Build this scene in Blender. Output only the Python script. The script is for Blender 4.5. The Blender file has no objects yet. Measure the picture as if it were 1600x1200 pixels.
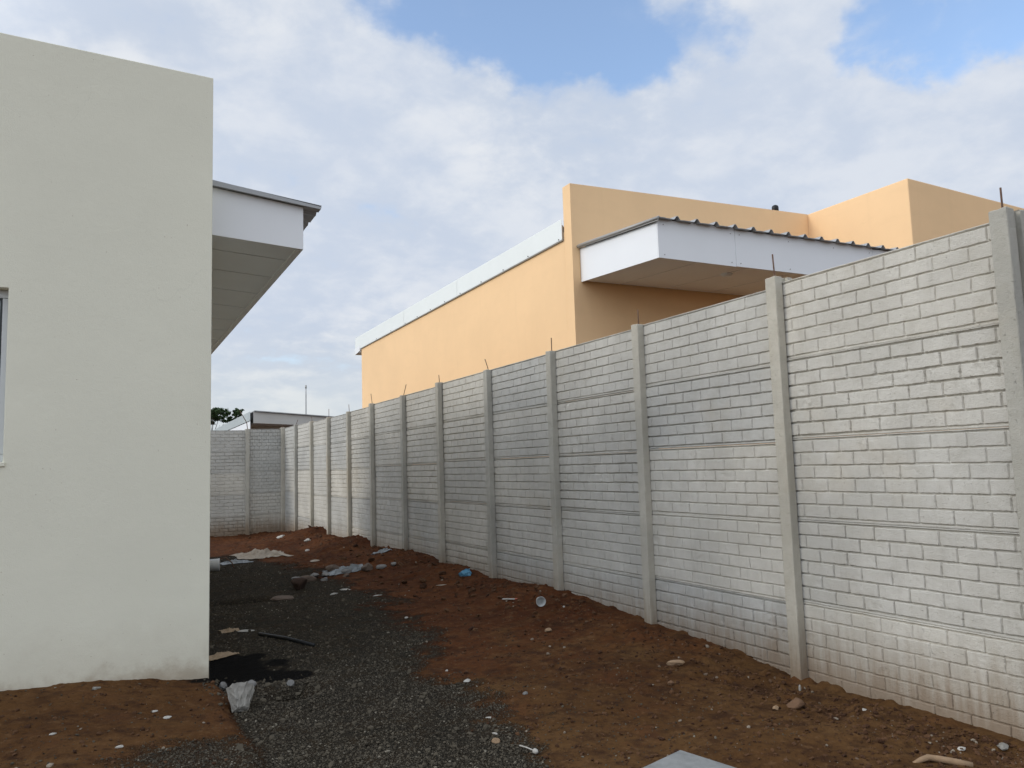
import bpy, bmesh, math, random
import numpy as np
from mathutils import Matrix, Vector, Euler
C = bpy.context.scene
R = math.radians
random.seed(7)
CZ = 1.5                      # eye height above the yard

# ------------------------------------------------------------------ camera
yaw, pitch, roll = R(27.335), R(5.8036), R(-1.78195)
F = Vector((math.sin(yaw)*math.cos(pitch), math.cos(yaw)*math.cos(pitch), math.sin(pitch)))
Rt = Vector((math.cos(yaw), -math.sin(yaw), 0)); Up = Rt.cross(F)
R2 = math.cos(roll)*Rt + math.sin(roll)*Up; U2 = -math.sin(roll)*Rt + math.cos(roll)*Up
cd = bpy.data.cameras.new('camera'); cam = bpy.data.objects.new('camera', cd); C.collection.objects.link(cam)
cam.matrix_world = Matrix(((R2.x, U2.x, -F.x, 0), (R2.y, U2.y, -F.y, 0), (R2.z, U2.z, -F.z, CZ), (0, 0, 0, 1)))
cd.sensor_width = 36; cd.lens = 1235.27/1600*36; cd.clip_start = .05; cd.clip_end = 3000
C.camera = cam

# ------------------------------------------------------------------ light
SUN = Vector((-1, .22, .50)).normalized()
SUN_EL = math.asin(SUN.z); SUN_ROT = math.atan2(SUN.x, SUN.y)
sd = bpy.data.lights.new('sun', 'SUN'); sd.energy = .62; sd.angle = R(16); sd.color = (1, .93, .82)
so = bpy.data.objects.new('sun', sd); C.collection.objects.link(so)
so.rotation_euler = (-SUN).to_track_quat('-Z', 'Y').to_euler(); so.location = SUN*60
C.view_settings.view_transform = 'Standard'; C.view_settings.look = 'None'
C.view_settings.exposure = .8; C.view_settings.gamma = 1

W = bpy.data.worlds.new('World'); C.world = W; W.use_nodes = True
class NT:
    def __init__(s, tree): s.t = tree; s.n = tree.nodes; s.n.clear()
    def a(s, kind, props=None, **ins):
        nd = s.n.new(kind)
        for k, v in (props or {}).items(): setattr(nd, k, v)
        for k, v in ins.items():
            k2 = int(k[1:]) if k[0] == 'i' and k[1:].isdigit() else k.replace('_', ' ')
            s.put(nd.inputs[k2], v)
        return nd
    def put(s, sock, v):
        if isinstance(v, bpy.types.NodeSocket): s.t.links.new(v, sock)
        elif isinstance(v, bpy.types.Node): s.t.links.new(v.outputs[0], sock)
        else: sock.default_value = v
    def m(s, op, a, b=0., c=None, clamp=False):
        nd = s.a('ShaderNodeMath', dict(operation=op, use_clamp=clamp), i0=a, i1=b)
        if c is not None: s.put(nd.inputs[2], c)
        return nd.outputs[0]
    def v(s, op, a, b=(0, 0, 0)):
        nd = s.a('ShaderNodeVectorMath', dict(operation=op), i0=a, i1=b)
        return nd.outputs['Value'] if op in ('DOT_PRODUCT', 'DISTANCE', 'LENGTH') else nd.outputs[0]
    def mr(s, x, a, b, c=0., d=1., kind='SMOOTHSTEP'):
        nd = s.a('ShaderNodeMapRange', dict(interpolation_type=kind))
        for i, q in enumerate((x, a, b, c, d)): s.put(nd.inputs[i], q)
        return nd.outputs[0]
    def mix(s, f, a, b, mode='MIX'):
        nd = s.a('ShaderNodeMix', dict(data_type='RGBA', blend_type=mode))
        s.put(nd.inputs['Factor'], f); s.put(nd.inputs[6], a); s.put(nd.inputs[7], b)
        return nd.outputs[2]
    def noise(s, vec, scale, detail=4, rough=.55, dist=0.):
        nd = s.a('ShaderNodeTexNoise', None, Vector=vec, Scale=scale, Detail=detail, Roughness=rough, Distortion=dist)
        return nd.outputs[0]
def col(r, g, b): return (r, g, b, 1)

g = NT(W.node_tree)
dirv = g.a('ShaderNodeTexCoord').outputs['Generated']
sep = g.a('ShaderNodeSeparateXYZ', None, i0=dirv)
zz = g.m('MAXIMUM', sep.outputs[2], 0.0)
den = g.m('ADD', zz, .30)
px_, py_ = g.m('DIVIDE', sep.outputs[0], den), g.m('DIVIDE', sep.outputs[1], den)
pp = g.a('ShaderNodeCombineXYZ', None, i0=px_, i1=py_, i2=0.).outputs[0]
n1 = g.noise(pp, 1.7, 9, .54, .15)
n2 = g.noise(g.v('ADD', pp, (13, 7, 3)), 4.6, 9, .56, .15)
n3 = g.noise(g.v('ADD', pp, (3, 17, 5)), .9, 6, .55, .3)
n4 = g.noise(g.v('ADD', pp, (1, 4, 8)), 11., 8, .60, .2)
cov = g.m('ADD', g.m('MULTIPLY', g.m('SUBTRACT', n1, .5), 1.2), g.m('MULTIPLY', g.m('SUBTRACT', n2, .5), 1.25))
cov = g.m('ADD', cov, g.m('MULTIPLY', g.m('SUBTRACT', n4, .5), .55))
cov = g.m('ADD', cov, .68)
wv = g.a('ShaderNodeTexNoise', None, Vector=dirv, Scale=7., Detail=5., Roughness=.6).outputs[1]
dirw = g.v('ADD', dirv, g.a('ShaderNodeVectorMath', dict(operation='SCALE'), i0=g.v('SUBTRACT', wv, (.5, .5, .5)), Scale=.14))
# open patches of blue sky, each at its own bearing
for (dx, dy, dz), rad, amt in [((.36, .775, .522), .058, .7), ((.45, .742, .50), .068, .85), ((.515, .705, .485), .055, .8), ((.27, .80, .535), .05, .5),
                               ((.715, .530, .462), .040, .65), ((.775, .471, .432), .052, .75), ((.81, .42, .41), .04, .5), ((.60, .64, .49), .035, .35),
                               ((.15, .70, .70), .14, .6), ((-.5, .3, .8), .25, .6), ((.7, -.3, .6), .25, .6)]:
    d = g.v('DISTANCE', dirw, (dx, dy, dz))
    cov = g.m('SUBTRACT', cov, g.m('MULTIPLY', g.mr(d, rad*.35, rad*1.6, 1, 0), amt))
cover = g.mr(cov, -.05, .50, .16, 1)
low = g.mr(sep.outputs[2], .02, .20, 1, 0)                       # the cloud layer closes towards the horizon
cover = g.m('MAXIMUM', cover, low)
shade = g.m('ADD', g.m('MULTIPLY', n2, .50), g.m('MULTIPLY', n1, .35))
shade = g.m('ADD', shade, g.m('MULTIPLY', n4, .32))
shade = g.mr(shade, .50, .70)
ccol = g.mix(shade, col(.325, .368, .440), col(.500, .508, .518))
ccol = g.mix(g.mr(n3, .40, .62, 0, .60), ccol, col(.352, .392, .462))
ccol = g.mix(g.m('MULTIPLY', low, .8), ccol, col(.385, .415, .425))
# clouds nearer the sun and overhead are brighter
sdot = g.v('DOT_PRODUCT', dirv, tuple(SUN))
glow = g.m('ADD', 1, g.m('MULTIPLY', g.mr(sdot, .35, 1, 0, 1), 1.1))
glow = g.m('ADD', glow, g.mr(sep.outputs[2], .60, 1, 0, .35))
glow = g.m('ADD', glow, g.mr(sep.outputs[1], .15, -.6, 0, .30))  # clouds behind the camera brightened too, added to lift the white front wall
sky = g.a('ShaderNodeTexSky', dict(sky_type='NISHITA', sun_disc=False, sun_elevation=SUN_EL, sun_rotation=SUN_ROT, air_density=1.0, dust_density=.6, ozone_density=2.2))
b_sky = g.a('ShaderNodeBackground', None, Color=sky.outputs[0], Strength=.15)
b_cl = g.a('ShaderNodeBackground', None, Color=ccol, Strength=glow)
g.a('ShaderNodeOutputWorld', None, Surface=g.a('ShaderNodeMixShader', None, i0=cover, i1=b_sky.outputs[0], i2=b_cl.outputs[0]).outputs[0])

# ------------------------------------------------------------------ ground shape (numpy)
#GROUND-BEGIN
import numpy as np
def vnoise(x, y, seed=0):
    xi = np.floor(x).astype(np.int64); yi = np.floor(y).astype(np.int64); fx = x-xi; fy = y-yi
    fx = fx*fx*(3-2*fx); fy = fy*fy*(3-2*fy)
    def h(a, b):
        n = (a*374761393 + b*668265263 + seed*1442695041) & 0xffffffff
        n = ((n ^ (n >> 13))*1274126177) & 0xffffffff
        return ((n ^ (n >> 16)) & 0xffff)/65535.
    return (h(xi, yi)*(1-fx)+h(xi+1, yi)*fx)*(1-fy)+(h(xi, yi+1)*(1-fx)+h(xi+1, yi+1)*fx)*fy
def fbm(x, y, s, o=4, seed=0, gain=.5):
    r = 0; a = 1; t = 0
    for i in range(o):
        r = r+a*(vnoise(x*s, y*s, seed+i*7)-.5); t += a; a *= gain; s *= 2.03
    return r/t*2
def sst(x, a, b):
    t = np.clip((x-a)/(b-a), 0, 1); return t*t*(3-2*t)
GB_Y = [2.0, 3.4, 3.8, 4.32, 5.0, 5.95, 7.35, 9.04, 11.4, 12.6, 13.5, 14.6, 15.5, 17]
GB_X = [1.50, 1.74, 1.93, 2.10, 2.12, 2.28, 2.62, 2.80, 2.78, 2.75, 2.5, 2.1, 1.5, 0.0]
WP_Y = [0, 2.66, 3.3, 4.16, 4.9, 5.8, 6.7, 7.5, 8.3, 9.15, 10.0, 10.75, 11.5, 12.36, 13.2, 14.0, 14.7, 15.15, 15.6, 16.9, 17.3, 18.0, 18.9, 20.5, 21.9, 24]
WP_Z = [-.03, -.045, -.03, -.065, 0, .04, .09, .145, .10, .065, .13, .115, .19, .165, .15, .09, .20, .215, .115, .11, .06, .22, .09, -.04, -.12, -.14]
def masks(x, y):
    n = fbm(x, y, 1.6, 5, 3)*.34 + fbm(x, y, 9, 3, 31)*.26
    gr = sst(np.interp(y, GB_Y, GB_X) - x + n, -.20, .20)
    left = sst(x - np.where(y < 6.1, .765+fbm(x, y, 5, 3, 8)*.05, -99), -.02, .03)
    patch = sst(.46-np.hypot((x-.48)/1.0, (y-4.40)/.95)+n*.8, -.12, .22)*.7
    gr = np.maximum(gr*left, patch*(1-left))
    n2 = fbm(x, y, 6, 4, 77)
    spl = sst(1.05-np.hypot((x-.86)/.42, (y-6.55)/.62)+n2*.42, 0, .16)
    spl = np.maximum(spl, sst(1-np.hypot((x-1.22)/.20, (y-6.2)/.20)+n2*.5, 0, .2))
    return gr, spl
def H(x, y, fine=True):
    x = np.asarray(x, float); y = np.asarray(y, float)
    gr, spl = masks(x, y)
    z = -.14*sst(y, 14, 22)
    wp = np.interp(y, WP_Y, WP_Z)
    k = sst(x, 3.3, 4.25)*(x < 4.9)
    rid = sst(x, 3.35, 4.2)
    z = z*(1-k)+wp*k
    z = z + .05*np.exp(-((x-3.7)/.35)**2)*sst(y, 9, 12)*(1-sst(y, 19, 21))*(.4+fbm(x, y, 1.7, 3, 5))
    # raised earth in front of the white house
    edge = .765+fbm(x, y, 5, 3, 8)*.05
    m = (1-sst(x, edge-.09, edge+.01))*(1-sst(y, 6.6, 7.2))
    z = z + m*(.055+.085*sst(-x, -.70, .25)+.035*sst(y, 5.3, 6.1))
    # scraped hollows, a shallow trench and heaps
    for cx, cy, rx, ry, d in [(1.16, 5.62, .13, .10, -.075), (1.5, 9.95, .42, .16, -.10), (.9, 6.5, .40, .45, -.03),
                              (3.2, 11.8, .9, .45, .05), (2.45, 15.1, .8, .6, .06), (2.9, 17.6, 1.3, 1.2, .10), (1.0, 5.85, .30, .14, .025), (3.3, 3.4, .5, .4, .02)]:
        z = z + d*np.exp(-(((x-cx)/rx)**2+((y-cy)/ry)**2)**1.3)
    z = z + fbm(x, y, .6, 3, 1)*.030*(1-.5*gr)
    if fine:
        rough = (1-gr)
        f = fbm(x, y, 3.2, 5, 11, .6)
        cl = np.maximum(0, fbm(x, y, 7.5, 4, 21, .62))
        near = np.exp(-((x-4.15)/.55)**2)+.8*np.exp(-((x-3.0)/1.2)**2)*sst(y, 10, 12)
        z = z + rough*(f*.013 + fbm(x, y, 22, 4, 61, .65)*.0065 + cl*.018 + cl*near*.04*(x < 4.6)) + gr*(fbm(x, y, 14, 3, 41, .7)*.005+f*.006)
    return z
#GROUND-END

# ------------------------------------------------------------------ helpers
def link(o): C.collection.objects.link(o); return o
def tagged(o, label=None, cat=None, group=None, kind=None):
    for k, v in (('label', label), ('category', cat), ('group', group), ('kind', kind)):
        if v: o[k] = v
    return o
def thing(name, label, cat, loc=(0, 0, 0), group=None):
    o = link(bpy.data.objects.new(name, None)); o.location = loc; o.empty_display_size = .1
    return tagged(o, label, cat, group)
class MB:
    """collects solids into one mesh"""
    def __init__(s): s.v = []; s.f = []
    def hexa(s, p):          # 8 corners: bottom ring 0-3, top ring 4-7
        b = len(s.v); s.v += [tuple(q) for q in p]
        s.f += [tuple(b+i for i in q) for q in ((3, 2, 1, 0), (4, 5, 6, 7), (0, 1, 5, 4), (1, 2, 6, 5), (2, 3, 7, 6), (3, 0, 4, 7))]; return s
    def box(s, x0, x1, y0, y1, z0, z1, z1b=None):   # z1b = top height at x1 side
        t = z1 if z1b is None else z1b
        return s.hexa([(x0, y0, z0), (x1, y0, z0), (x1, y1, z0), (x0, y1, z0), (x0, y0, z1), (x1, y0, t), (x1, y1, t), (x0, y1, z1)])
    def tube(s, pts, rad, n=10, cap=True):
        pts = [Vector(p) for p in pts]; b = len(s.v)
        rad = rad if isinstance(rad, (list, tuple)) else [rad]*len(pts)
        for i, p in enumerate(pts):
            t = (pts[min(i+1, len(pts)-1)]-pts[max(i-1, 0)]).normalized()
            a = t.cross(Vector((0, 0, 1)) if abs(t.z) < .9 else Vector((1, 0, 0))).normalized(); c = t.cross(a)
            for k in range(n):
                w = 2*math.pi*k/n; s.v.append(tuple(p+rad[i]*(a*math.cos(w)+c*math.sin(w))))
        for i in range(len(pts)-1):
            for k in range(n):
                q = (k+1) % n; s.f.append((b+i*n+k, b+i*n+q, b+(i+1)*n+q, b+(i+1)*n+k))
        if cap:
            s.f.append(tuple(b+k for k in reversed(range(n)))); s.f.append(tuple(b+(len(pts)-1)*n+k for k in range(n)))
        return s
    def build(s, name, mat, parent=None, bevel=0, smooth=False, fix=True):
        me = bpy.data.meshes.new(name); me.from_pydata(s.v, [], s.f); me.update()
        if fix:
            bm = bmesh.new(); bm.from_mesh(me); bmesh.ops.recalc_face_normals(bm, faces=bm.faces); bm.to_mesh(me); bm.free()
        me.materials.append(mat)
        if smooth: me.polygons.foreach_set('use_smooth', [True]*len(me.polygons))
        o = link(bpy.data.objects.new(name, me)); o.parent = parent
        if bevel:
            b = o.modifiers.new('bevel', 'BEVEL'); b.width = bevel; b.segments = 2; b.limit_method = 'ANGLE'
        return o
def npmesh(name, V, Fq, mat, smooth=False, attrs=None):
    me = bpy.data.meshes.new(name); n = len(V); k = Fq.shape[1]
    me.vertices.add(n); me.vertices.foreach_set('co', np.ascontiguousarray(V, np.float32).ravel())
    me.loops.add(Fq.size); me.loops.foreach_set('vertex_index', np.ascontiguousarray(Fq, np.int32).ravel())
    me.polygons.add(len(Fq)); me.polygons.foreach_set('loop_start', np.arange(0, Fq.size, k, dtype=np.int32))
    me.polygons.foreach_set('loop_total', np.full(len(Fq), k, np.int32))
    me.polygons.foreach_set('use_smooth', np.full(len(Fq), smooth))
    me.update(calc_edges=True)
    for an, dat in (attrs or {}).items():
        at = me.attributes.new(an, 'FLOAT', 'POINT'); at.data.foreach_set('value', np.ascontiguousarray(dat, np.float32))
    me.materials.append(mat); return me

# ------------------------------------------------------------------ materials
def material(name, build, rough=.9, spec=.3):
    m = bpy.data.materials.new(name); m.use_nodes = True; g = NT(m.node_tree)
    b = g.a('ShaderNodeBsdfPrincipled', None, Roughness=rough); b.inputs['Specular IOR Level'].default_value = spec
    geo = g.a('ShaderNodeNewGeometry').outputs['Position']
    build(g, b, geo)
    g.a('ShaderNodeOutputMaterial', None, Surface=b.outputs[0]); return m
def bump(g, h, strength=.3, dist=.01):
    return g.a('ShaderNodeBump', None, Height=h, Strength=strength, Distance=dist).outputs[0]
def simple(name, c, rough=.6, var=.12, scale=9, bstr=.15, metal=0., spec=.3):
    def b(g, s, P):
        n = g.noise(P, scale, 5, .6)
        g.put(s.inputs['Base Color'], g.mix(n, col(*[q*(1-var) for q in c]), col(*[min(1, q*(1+var)) for q in c])))
        s.inputs['Metallic'].default_value = metal
        if bstr: g.put(s.inputs['Normal'], bump(g, g.noise(P, scale*14, 4), bstr, .004))
    return material(name, b, rough, spec)

def stucco(name, c, dirt, base=True, dark=.9, washy=0.):
    def b(g, s, P):
        n = g.noise(P, .9, 6, .6); n2 = g.noise(P, 5.5, 5, .6)
        cc = g.mix(g.mr(n, .3, .7), col(*[q*dark for q in c]), col(*c))
        cc = g.mix(g.mr(n2, .35, .75, 0, .45), cc, col(*[q*(dark+.03) for q in c]))
        # trowel passes, faint
        sc = g.a('ShaderNodeVectorMath', dict(operation='MULTIPLY'), i0=P, i1=(1, 1, 3.5)).outputs[0]
        n3 = g.noise(sc, 1.7, 3, .5)
        cc = g.mix(g.mr(n3, .52, .72, 0, .30), cc, col(*[q*(dark-.02) for q in c]))
        vs = g.a('ShaderNodeVectorMath', dict(operation='MULTIPLY'), i0=P, i1=(9, 9, .5)).outputs[0]
        cc = g.mix(g.mr(g.noise(vs, 1.0, 4, .6), .55, .85, 0, washy), cc, col(*[q*.78 for q in c]))
        vo = g.a('ShaderNodeTexVoronoi', dict(feature='DISTANCE_TO_EDGE'), Vector=g.v('ADD', P, g.a('ShaderNodeVectorMath', dict(operation='SCALE'), i0=g.a('ShaderNodeTexNoise', None, Vector=P, Scale=2.5, Detail=5.).outputs[1], Scale=.5).outputs[0]), Scale=.55)
        crk = g.m('MULTIPLY', g.mr(vo.outputs['Distance'], .0, .0035, 1, 0), g.mr(g.noise(P, .7, 2), .60, .70, 0, .12))
        cc = g.mix(crk, cc, col(*[q*.55 for q in c]))
        sp = g.noise(P, 46, 2, .5)
        cc = g.mix(g.mr(sp, .745, .79, 0, .5), cc, col(*dirt))
        if base:
            z = g.a('ShaderNodeSeparateXYZ', None, i0=P).outputs[2]
            zz = g.m('ADD', z, g.m('MULTIPLY', g.m('SUBTRACT', g.noise(P, 7, 6, .65), .5), .34))
            cc = g.mix(g.mr(zz, .10, .62, .22, 0), cc, col(*dirt)); cc = g.mix(g.mr(zz, .07, .26, .60, 0), cc, col(*dirt))
        g.put(s.inputs['Base Color'], cc)
        h = g.m('ADD', g.m('MULTIPLY', g.noise(P, 1.6, 3), 1.5), g.m('ADD', g.noise(P, 170, 3), g.m('MULTIPLY', g.noise(P, 24, 4), .8)))
        g.put(s.inputs['Normal'], bump(g, h, .32, .006))
    return material(name, b, .93, .15)
M_white = stucco('cream_stucco', (.800, .775, .640), (.32, .24, .16), True, .945)
M_peach = stucco('peach_stucco', (.90, .615, .350), (.72, .49, .28), False, .94, .16)

def concrete(name, c, splash=True, pit=1., blot=.32):
    def b(g, s, P):
        rnd = g.a('ShaderNodeObjectInfo').outputs['Random']
        n = g.noise(P, 1.4, 6, .62); n2 = g.noise(P, 9, 6, .65); n3 = g.noise(P, 55, 4, .6)
        cc = g.mix(g.mr(n, .3, .7), col(*[q*.84 for q in c]), col(*[q*1.06 for q in c]))
        cc = g.mix(g.mr(n2, .40, .72, 0, .50), cc, col(c[0]*.80, c[1]*.79, c[2]*.76))
        cc = g.mix(g.mr(n3, .58, .74, 0, .5), cc, col(*[q*.72 for q in c]))
        tint = g.mix(rnd, col(.86, .87, .885), col(1.06, 1.03, .985))
        cc = g.mix(1., cc, tint, 'MULTIPLY')
        vs = g.a('ShaderNodeVectorMath', dict(operation='MULTIPLY'), i0=P, i1=(8, 8, .7)).outputs[0]
        cc = g.mix(g.mr(g.noise(vs, 1.3, 5, .65), .52, .8, 0, .42), cc, col(c[0]*.62, c[1]*.60, c[2]*.56))
        # broad ochre weathering blotches
        cc = g.mix(g.mr(g.noise(g.v('ADD', P, (9, 4, 2)), .8, 5, .6), .56, .74, 0, blot), cc, col(c[0]*.86, c[1]*.76, c[2]*.62))
        if splash:
            z = g.a('ShaderNodeSeparateXYZ', None, i0=P).outputs[2]
            zz = g.m('ADD', z, g.m('MULTIPLY', g.m('SUBTRACT', g.noise(vs, 2.2, 6, .7), .5), .55))
            cc = g.mix(g.mr(zz, .05, .46, .60, 0), cc, col(.27, .205, .14))
            cc = g.mix(g.mr(zz, -.05, .16, .55, 0), cc, col(.20, .13, .075))
        g.put(s.inputs['Base Color'], cc)
        h = g.m('ADD', g.m('MULTIPLY', g.noise(P, 28, 6, .7), 1.2), g.m('MULTIPLY', g.noise(P, 150, 4, .6), .8))
        h = g.m('SUBTRACT', h, g.m('MULTIPLY', g.mr(g.noise(P, 70, 3, .5), .66, .76), 1.2*pit))
        g.put(s.inputs['Normal'], bump(g, h, .8, .007))
    return material(name, b, .95, .15)
M_panel = concrete('cast_concrete_panel', (.565, .555, .515))
M_post = concrete('cast_concrete_post', (.495, .480, .425), True, 1.4, .6)

def soil(name):
    def b(g, s, P):
        gr = g.a('ShaderNodeAttribute', dict(attribute_name='gravel')).outputs['Fac']
        sp = g.a('ShaderNodeAttribute', dict(attribute_name='spill')).outputs['Fac']
        n = g.noise(P, .8, 6, .6); n2 = g.noise(P, 4.5, 7, .68); n3 = g.noise(P, 38, 5, .7); n4 = g.noise(g.v('ADD', P, (5, 1, 0)), 1.9, 5, .6)
        y = g.a('ShaderNodeSeparateXYZ', None, i0=P).outputs[1]
        red = g.mix(g.mr(n, .35, .65), col(.058, .0185, .0065), col(.092, .033, .0115))
        och = g.mix(g.mr(n, .35, .65), col(.080, .038, .0135), col(.112, .058, .022))
        fo = g.mr(g.m('ADD', y, g.m('MULTIPLY', g.m('SUBTRACT', n4, .5), 7)), 3.8, 6.8, 1, 0)
        x_ = g.a('ShaderNodeSeparateXYZ', None, i0=P).outputs[0]
        fo = g.m('MAXIMUM', fo, g.mr(x_, .4, 1.2, .75, 0))
        d = g.mix(fo, red, och)
        d = g.mix(g.mr(n2, .46, .68, 0, .75), d, col(.034, .015, .008))
        n5 = g.noise(g.v('ADD', P, (2, 6, 1)), 13, 6, .72)
        d = g.mix(g.mr(n5, .50, .66, 0, .65), d, col(.030, .0145, .0085)); d = g.mix(g.mr(n5, .46, .33, 0, .5), d, col(.150, .082, .038))
        d = g.mix(g.mr(n4, .55, .75, 0, .5), d, col(.115, .050, .021))
        d = g.mix(g.mr(n3, .60, .75, 0, .55), d, col(.15, .10, .062))
        d = g.mix(g.mr(n3, .42, .28, 0, .55), d, col(.022, .010, .006))
        v = g.a('ShaderNodeTexVoronoi', dict(feature='F1'), Vector=P, Scale=85.)
        gc = g.mix(g.a('ShaderNodeSeparateColor', None, i0=v.outputs['Color']).outputs[0], col(.024, .0205, .0155), col(.070, .059, .042))
        gc = g.mix(g.mr(n2, .42, .66, 0, .75), gc, col(.060, .041, .023))
        gc = g.mix(g.mr(n, .42, .7, 0, .3), gc, col(.026, .024, .020))
        cc = g.mix(gr, d, gc)
        cc = g.mix(g.m('MULTIPLY', sp, .97), cc, col(.0035, .0032, .003))
        g.put(s.inputs['Base Color'], cc)
        h = g.m('ADD', g.m('MULTIPLY', n3, 1.0), g.m('MULTIPLY', g.noise(P, 120, 4, .7), .7))
        h = g.m('ADD', h, g.m('MULTIPLY', g.m('MULTIPLY', v.outputs['Distance'], gr), -60.))
        g.put(s.inputs['Normal'], bump(g, h, .7, .008))
    return material(name, b, .97, .08)
M_soil = soil('red_soil_and_gravel')
def stones(name, a, b_, c, dist=0.):
    def b(g, s, P):
        t = g.a('ShaderNodeAttribute', dict(attribute_name='tint')).outputs['Fac']
        cc = g.mix(g.mr(t, 0, .7, kind='LINEAR'), col(*a), col(*b_)); cc = g.mix(g.mr(t, .955, .98), cc, col(*c))
        n = g.noise(P, 60, 4, .6)
        cc = g.mix(g.mr(n, .4, .7, 0, .4), cc, col(*[q*.6 for q in b_]))
        g.put(s.inputs['Base Color'], cc); g.put(s.inputs['Normal'], bump(g, g.noise(P, 160, 3), .4, .003))
    return material(name, b, .92, .2)
M_gravel = stones('crushed_gravel', (.0235, .0200, .0150), (.088, .074, .053), (.23, .205, .16))
M_crumb = stones('soil_crumb', (.032, .0135, .007), (.100, .050, .024), (.26, .22, .17))

M_fascia = simple('white_fascia_board', (.80, .81, .82), .55, .035, 2.2, .06)
M_soffit = simple('soffit_board', (.80, .84, .86), .7, .05, 2.5, .1)
M_soffit2 = simple('soffit_board_warm', (.84, .84, .84), .7, .05, 2.5, .1)
M_metal = simple('zinc_roof_sheet', (.36, .365, .365), .5, .12, 3, .05, .3, .5)
M_flash = simple('aged_zinc_flashing', (.33, .32, .30), .5, .15, 5, .08, .35, .5)
M_trim = simple('pale_metal_trim', (.76, .785, .76), .6, .05, 1.6, .03, .0, .3)
M_alu = simple('white_window_frame', (.62, .64, .64), .4, .03, 4, .02)
M_gasket = simple('dark_gasket', (.05, .06, .06), .5, .05, 5, .02)
M_dark = simple('dark_screw', (.07, .06, .055), .5, .1, 30, 0)
M_rust = simple('rusty_steel_rod', (.13, .075, .05), .7, .35, 25, .3, .3)
M_black = simple('black_plastic', (.012, .013, .014), .45, .2, 20, .05)
M_paleconc = simple('broken_pale_concrete', (.27, .255, .225), .95, .42, 30, 1.)
M_board = simple('dusty_grey_board', (.235, .24, .235), .9, .45, 12, 1.)
M_greyf = simple('grey_fascia_paint', (.50, .495, .465), .6, .07, 2, .05)
M_trimd = simple('weathered_zinc_trim', (.42, .46, .46), .6, .12, 2, .1)
M_stone = simple('buff_field_stone', (.30, .20, .12), .9, .3, 20, .9)
M_stone2 = simple('brown_dirt_stone', (.15, .085, .048), .95, .35, 18, .9)
M_darkrock = simple('dark_brown_rock', (.045, .026, .018), .9, .3, 20, .8)
M_rubble = simple('grey_rubble', (.20, .195, .185), .9, .3, 14, .8)
M_rubble_b = simple('brown_grey_rubble', (.115, .085, .065), .9, .3, 14, .8)
M_cup = simple('translucent_white_plastic', (.50, .51, .50), .4, .10, 9, .02, 0, .5)
M_blue = simple('blue_plastic_film', (.075, .235, .36), .45, .3, 25, .2, 0, .5)
M_paper = simple('soiled_white_paper', (.42, .40, .36), .85, .3, 25, .3)
M_sack = simple('soiled_cement_sack', (.33, .28, .22), .85, .3, 6, .5)
M_wood = simple('weathered_wood_scrap', (.30, .22, .14), .85, .3, 25, .4)
M_redp = simple('red_wrapper_print', (.45, .10, .06), .45, .1, 20, .05)
M_silver = simple('crumpled_silver_sheet', (.20, .215, .22), .45, .45, 14, .5, .3, .5)
M_bark = simple('tree_bark', (.10, .075, .05), .9, .3, 12, .6)
def leafb(g, s, P):
    rnd = g.a('ShaderNodeAttribute', dict(attribute_name='tint')).outputs['Fac']
    g.put(s.inputs['Base Color'], g.mix(rnd, col(.018, .045, .016), col(.065, .11, .035)))
M_leaf = material('leaf', leafb, .6, .3)
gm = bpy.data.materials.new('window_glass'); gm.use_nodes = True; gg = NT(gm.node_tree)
gb = gg.a('ShaderNodeBsdfPrincipled', None, Roughness=.18); gb.inputs['Base Color'].default_value = col(.66, .72, .74); gb.inputs['Specular IOR Level'].default_value = .4  # sky reflection, as over pale blinds, is put into the pane's base colour
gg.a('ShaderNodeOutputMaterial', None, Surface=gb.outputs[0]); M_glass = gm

# ------------------------------------------------------------------ ground sheet
def lines(segs):
    out = []
    for a, b, st0, st1 in segs:
        t = a
        while t < b-1e-6:
            out.append(t); t += st0+(st1-st0)*(t-a)/(b-a)
    out.append(segs[-1][1]); return np.array(out)
gx = lines([(-260, -20, 40, 20), (-20, -1.2, 3, .12), (-1.2, 4.6, .017, .017), (4.6, 8, .1, .6), (8, 30, 2, 5), (30, 260, 20, 40)])
gy = lines([(-260, -20, 40, 20), (-20, 2.0, 3, .15), (2.0, 7, .017, .022), (7, 22.6, .022, .075), (22.6, 40, .4, 3), (40, 300, 15, 40)])
GX, GY = np.meshgrid(gx, gy)
inner = (GX > -1.5) & (GX < 4.7) & (GY > 1.5) & (GY < 23)
GZ = np.where(inner, H(GX, GY), H(GX, GY, False))
GZ = np.where(GX > 4.9, 0.0, GZ)
GR, SP = masks(GX, GY)
nx, ny = len(gx), len(gy)
idx = np.arange(nx*ny).reshape(ny, nx)
Fq = np.stack([idx[:-1, :-1].ravel(), idx[:-1, 1:].ravel(), idx[1:, 1:].ravel(), idx[1:, :-1].ravel()], 1)
me = npmesh('ground', np.stack([GX.ravel(), GY.ravel(), GZ.ravel()], 1), Fq, M_soil, True, dict(gravel=GR.ravel(), spill=SP.ravel()))
tagged(link(bpy.data.objects.new('ground', me)), kind='structure')

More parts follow.
